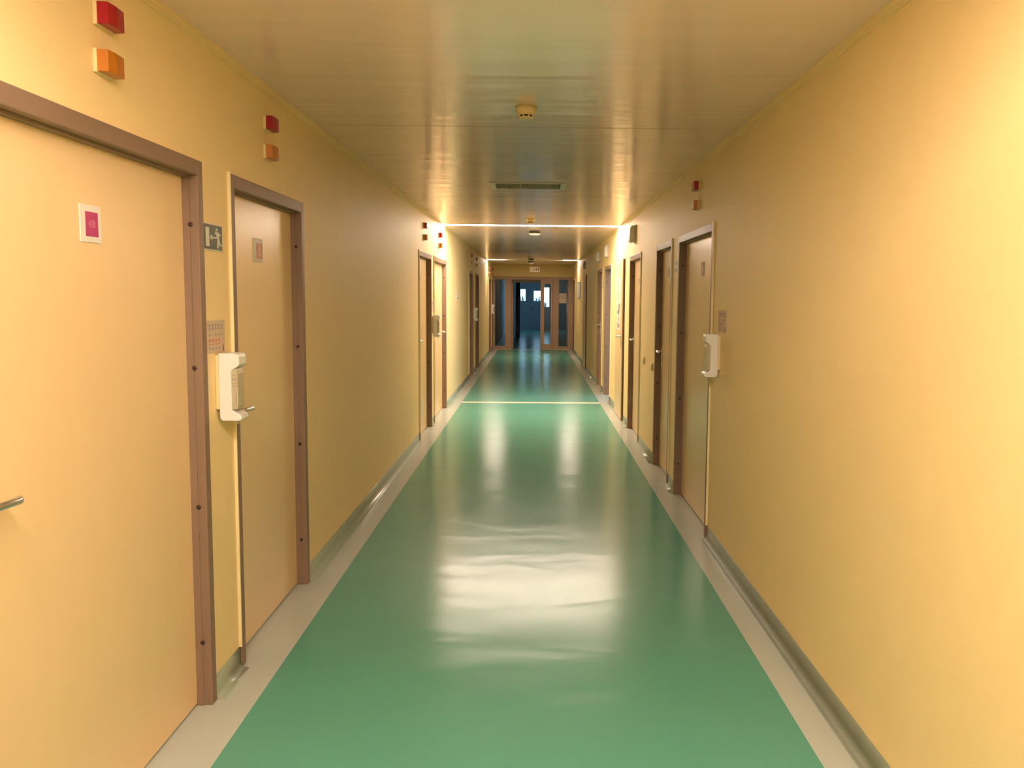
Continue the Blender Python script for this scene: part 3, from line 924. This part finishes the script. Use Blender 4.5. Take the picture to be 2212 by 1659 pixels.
# far wall with vision panels and tall sidelight as real openings
mb = MB()
ops = [(-0.66, -0.42, 1.38, 1.93), (-0.02, 0.30, 1.38, 1.86), (0.46, 0.72, 1.10, 2.02)]
x = XL - 0.16
for a, b_, z0, z1 in ops:
    mb.box(x, a, HY, HY + 0.1, 0, 2.7)
    mb.box(a, b_, HY, HY + 0.1, 0, z0); mb.box(a, b_, HY, HY + 0.1, z1, 2.7)
    x = b_
mb.box(x, 3.1, HY, HY + 0.1, 0, 2.7)
struct('wall_far', mb, M['darkwall'], 'slate blue wall closing the far hall', 'wall')
for i, (x0, x1, wa, wb) in enumerate(((-1.05, -0.235, -0.66, -0.42), (-0.225, 0.40, -0.02, 0.30))):
    n = 18 + i
    z0, z1 = ops[i][2], ops[i][3]
    r2 = thing('door_%d' % n, ((x0 + x1) / 2, HY - 0.03, 0), ('left' if i == 0 else 'right') + ' slate leaf of the far hall double door with a bright window', 'door', None, 'structure')
    l = MB()
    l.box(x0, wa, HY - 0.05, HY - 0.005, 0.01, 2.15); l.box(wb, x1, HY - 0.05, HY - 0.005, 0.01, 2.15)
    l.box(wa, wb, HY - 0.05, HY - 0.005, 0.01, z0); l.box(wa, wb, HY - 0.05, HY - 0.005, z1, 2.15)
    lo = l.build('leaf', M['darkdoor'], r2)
    p = MB(); p.box(wa, wb, HY - 0.03, HY - 0.024, z0, z1); p.build('pane', M['glass'], r2)
    e = MB()
    for q in ((wa - 0.02, wb + 0.02, z0 - 0.02, z0), (wa - 0.02, wb + 0.02, z1, z1 + 0.02), (wa - 0.02, wa, z0, z1), (wb, wb + 0.02, z0, z1)):
        e.box(q[0], q[1], HY - 0.058, HY - 0.045, q[2], q[3])
    e.build('glazing_bead', M['greypaint'], r2)
h = MB(); h.tube([(-0.17, HY - 0.05, 1.02), (-0.17, HY - 0.1, 1.02), (-0.06, HY - 0.1, 1.02)], 0.012, 8)
h.build('handle', M['dark'], bpy.data.objects['door_19'])
p = MB(); p.box(0.46, 0.72, HY + 0.03, HY + 0.036, 1.10, 2.02)
struct('window_1', p, M['glass'], 'tall bright window in the far hall wall', 'window')
p = MB(); p.box(3.04, 3.046, 36.6, 41.8, 0.8, 2.3)
struct('window_added', p, M['glass'], 'unseen side window added to light the far hall', 'window')  # unseen window, added to let blue daylight wash over the hall
# ragged dark silhouettes standing outside the far windows
def outline(name, label, pts, y0, y1, cat):
    tag(MB().prism(pts, 'y', y0, y1, 0.01).build(name, M['dusk']), label, cat)
def bush(name, label, x0, x1, ztop, y):
    b = MB()
    r = random.Random(int(y * 10))
    n = 9
    for i in range(n):
        xx = x0 + (x1 - x0) * (i + 0.5) / n
        zt_ = ztop * r.uniform(0.86, 1.0)
        b.tube([(xx, y, -0.2), (xx + r.uniform(-.03, .03), y, zt_ * 0.6), (xx + r.uniform(-.05, .05), y + r.uniform(-.2, .2), zt_)], (x1 - x0) / n * 0.75, 7)
    tag(b.build(name, M['dusk']), label, cat='shrub')
bush('dark_shrub', 'dark shrub silhouette outside the right window of the far double door', 0.0, 0.14, 1.66, 44.2)
bush('dark_shrub', 'dark shrub silhouette at the edge of the far right door window', 0.20, 0.34, 1.62, 44.6)
bush('dark_shrub', 'grey shrub silhouette outside the left window of the far double door', -0.72, -0.52, 1.66, 44.4)
bush('dark_shrub', 'sloping dark shrub outside the tall far window', 0.46, 0.60, 1.40, 44.8)
mb = MB(); mb.box(-30, 30, HY + 0.2, 75, -0.4, -0.2)
struct('ground_outside', mb, M['dusk'], 'dark ground outside the far hall', 'ground')

# dark post with a row of pale marks, and a small lit ceiling sign
root = thing('dark_post', (-0.635, 35.0, 0), 'dark upright post with a row of pale marks in the far hall', 'post')
b = MB(); b.box(-0.715, -0.555, 34.92, 35.08, 0, 2.45, 0.01); b.build('shaft', M['column'], root)
for i in range(13):
    z = 0.20 + i * 0.105
    MB().box(-0.645, -0.610, 34.914, 34.92, z, z + 0.055).build('pale_mark', M['greypaint'], root)
root = thing('ceiling_lamp', (-0.28, 41.5, 2.45), 'small bright lamp under the dark ceiling of the far hall', 'lamp')
b = MB(); b.box(-0.52, -0.06, 41.46, 41.54, 2.36, 2.45, 0.005); b.build('housing', M['darkwall'], root)
b = MB(); b.box(-0.46, -0.12, 41.452, 41.46, 2.095 + 0.28, 2.115 + 0.28); b.build('tube', emission('cool_lamp', (0.8, 0.88, 1.0), 3.0), root)

# ------------------------------------------------------------------ daylit side room behind the open doorway
rx0, rx1, ry0, ry1 = XR + WT + 0.06, 2.5, 12.2, 15.8
mb = MB()
mb.box(rx0, rx1, ry0 - 0.1, ry0, 0, 2.6); mb.box(rx0, rx1, ry1, ry1 + 0.1, 0, 2.6)
mb.box(rx1, rx1 + 0.1, ry0 - 0.1, 13.0, 0, 2.6); mb.box(rx1, rx1 + 0.1, 15.2, ry1 + 0.1, 0, 2.6)
mb.box(rx1, rx1 + 0.1, 13.0, 15.2, 0, 0.12); mb.box(rx1, rx1 + 0.1, 13.0, 15.2, 2.5, 2.6)
struct('wall_side_room', mb, M['roomwall'], 'pale walls of the daylit side room behind the open door', 'wall')
mb = MB(); mb.box(rx0, rx1, ry0, ry1, -0.1, 0)
struct('floor_side_room', mb, M['border'], 'pale floor of the daylit side room', 'floor')
mb = MB(); mb.box(rx0, rx1 + 0.1, ry0 - 0.1, ry1 + 0.1, 2.6, 2.7)
struct('ceiling_side_room', mb, M['roomwall'], 'ceiling of the daylit side room', 'ceiling')
mb = MB(); mb.box(rx1 + 0.04, rx1 + 0.046, 13.0, 15.2, 0.12, 2.5)
struct('window_3', mb, M['glass'], 'window of the daylit side room', 'window')
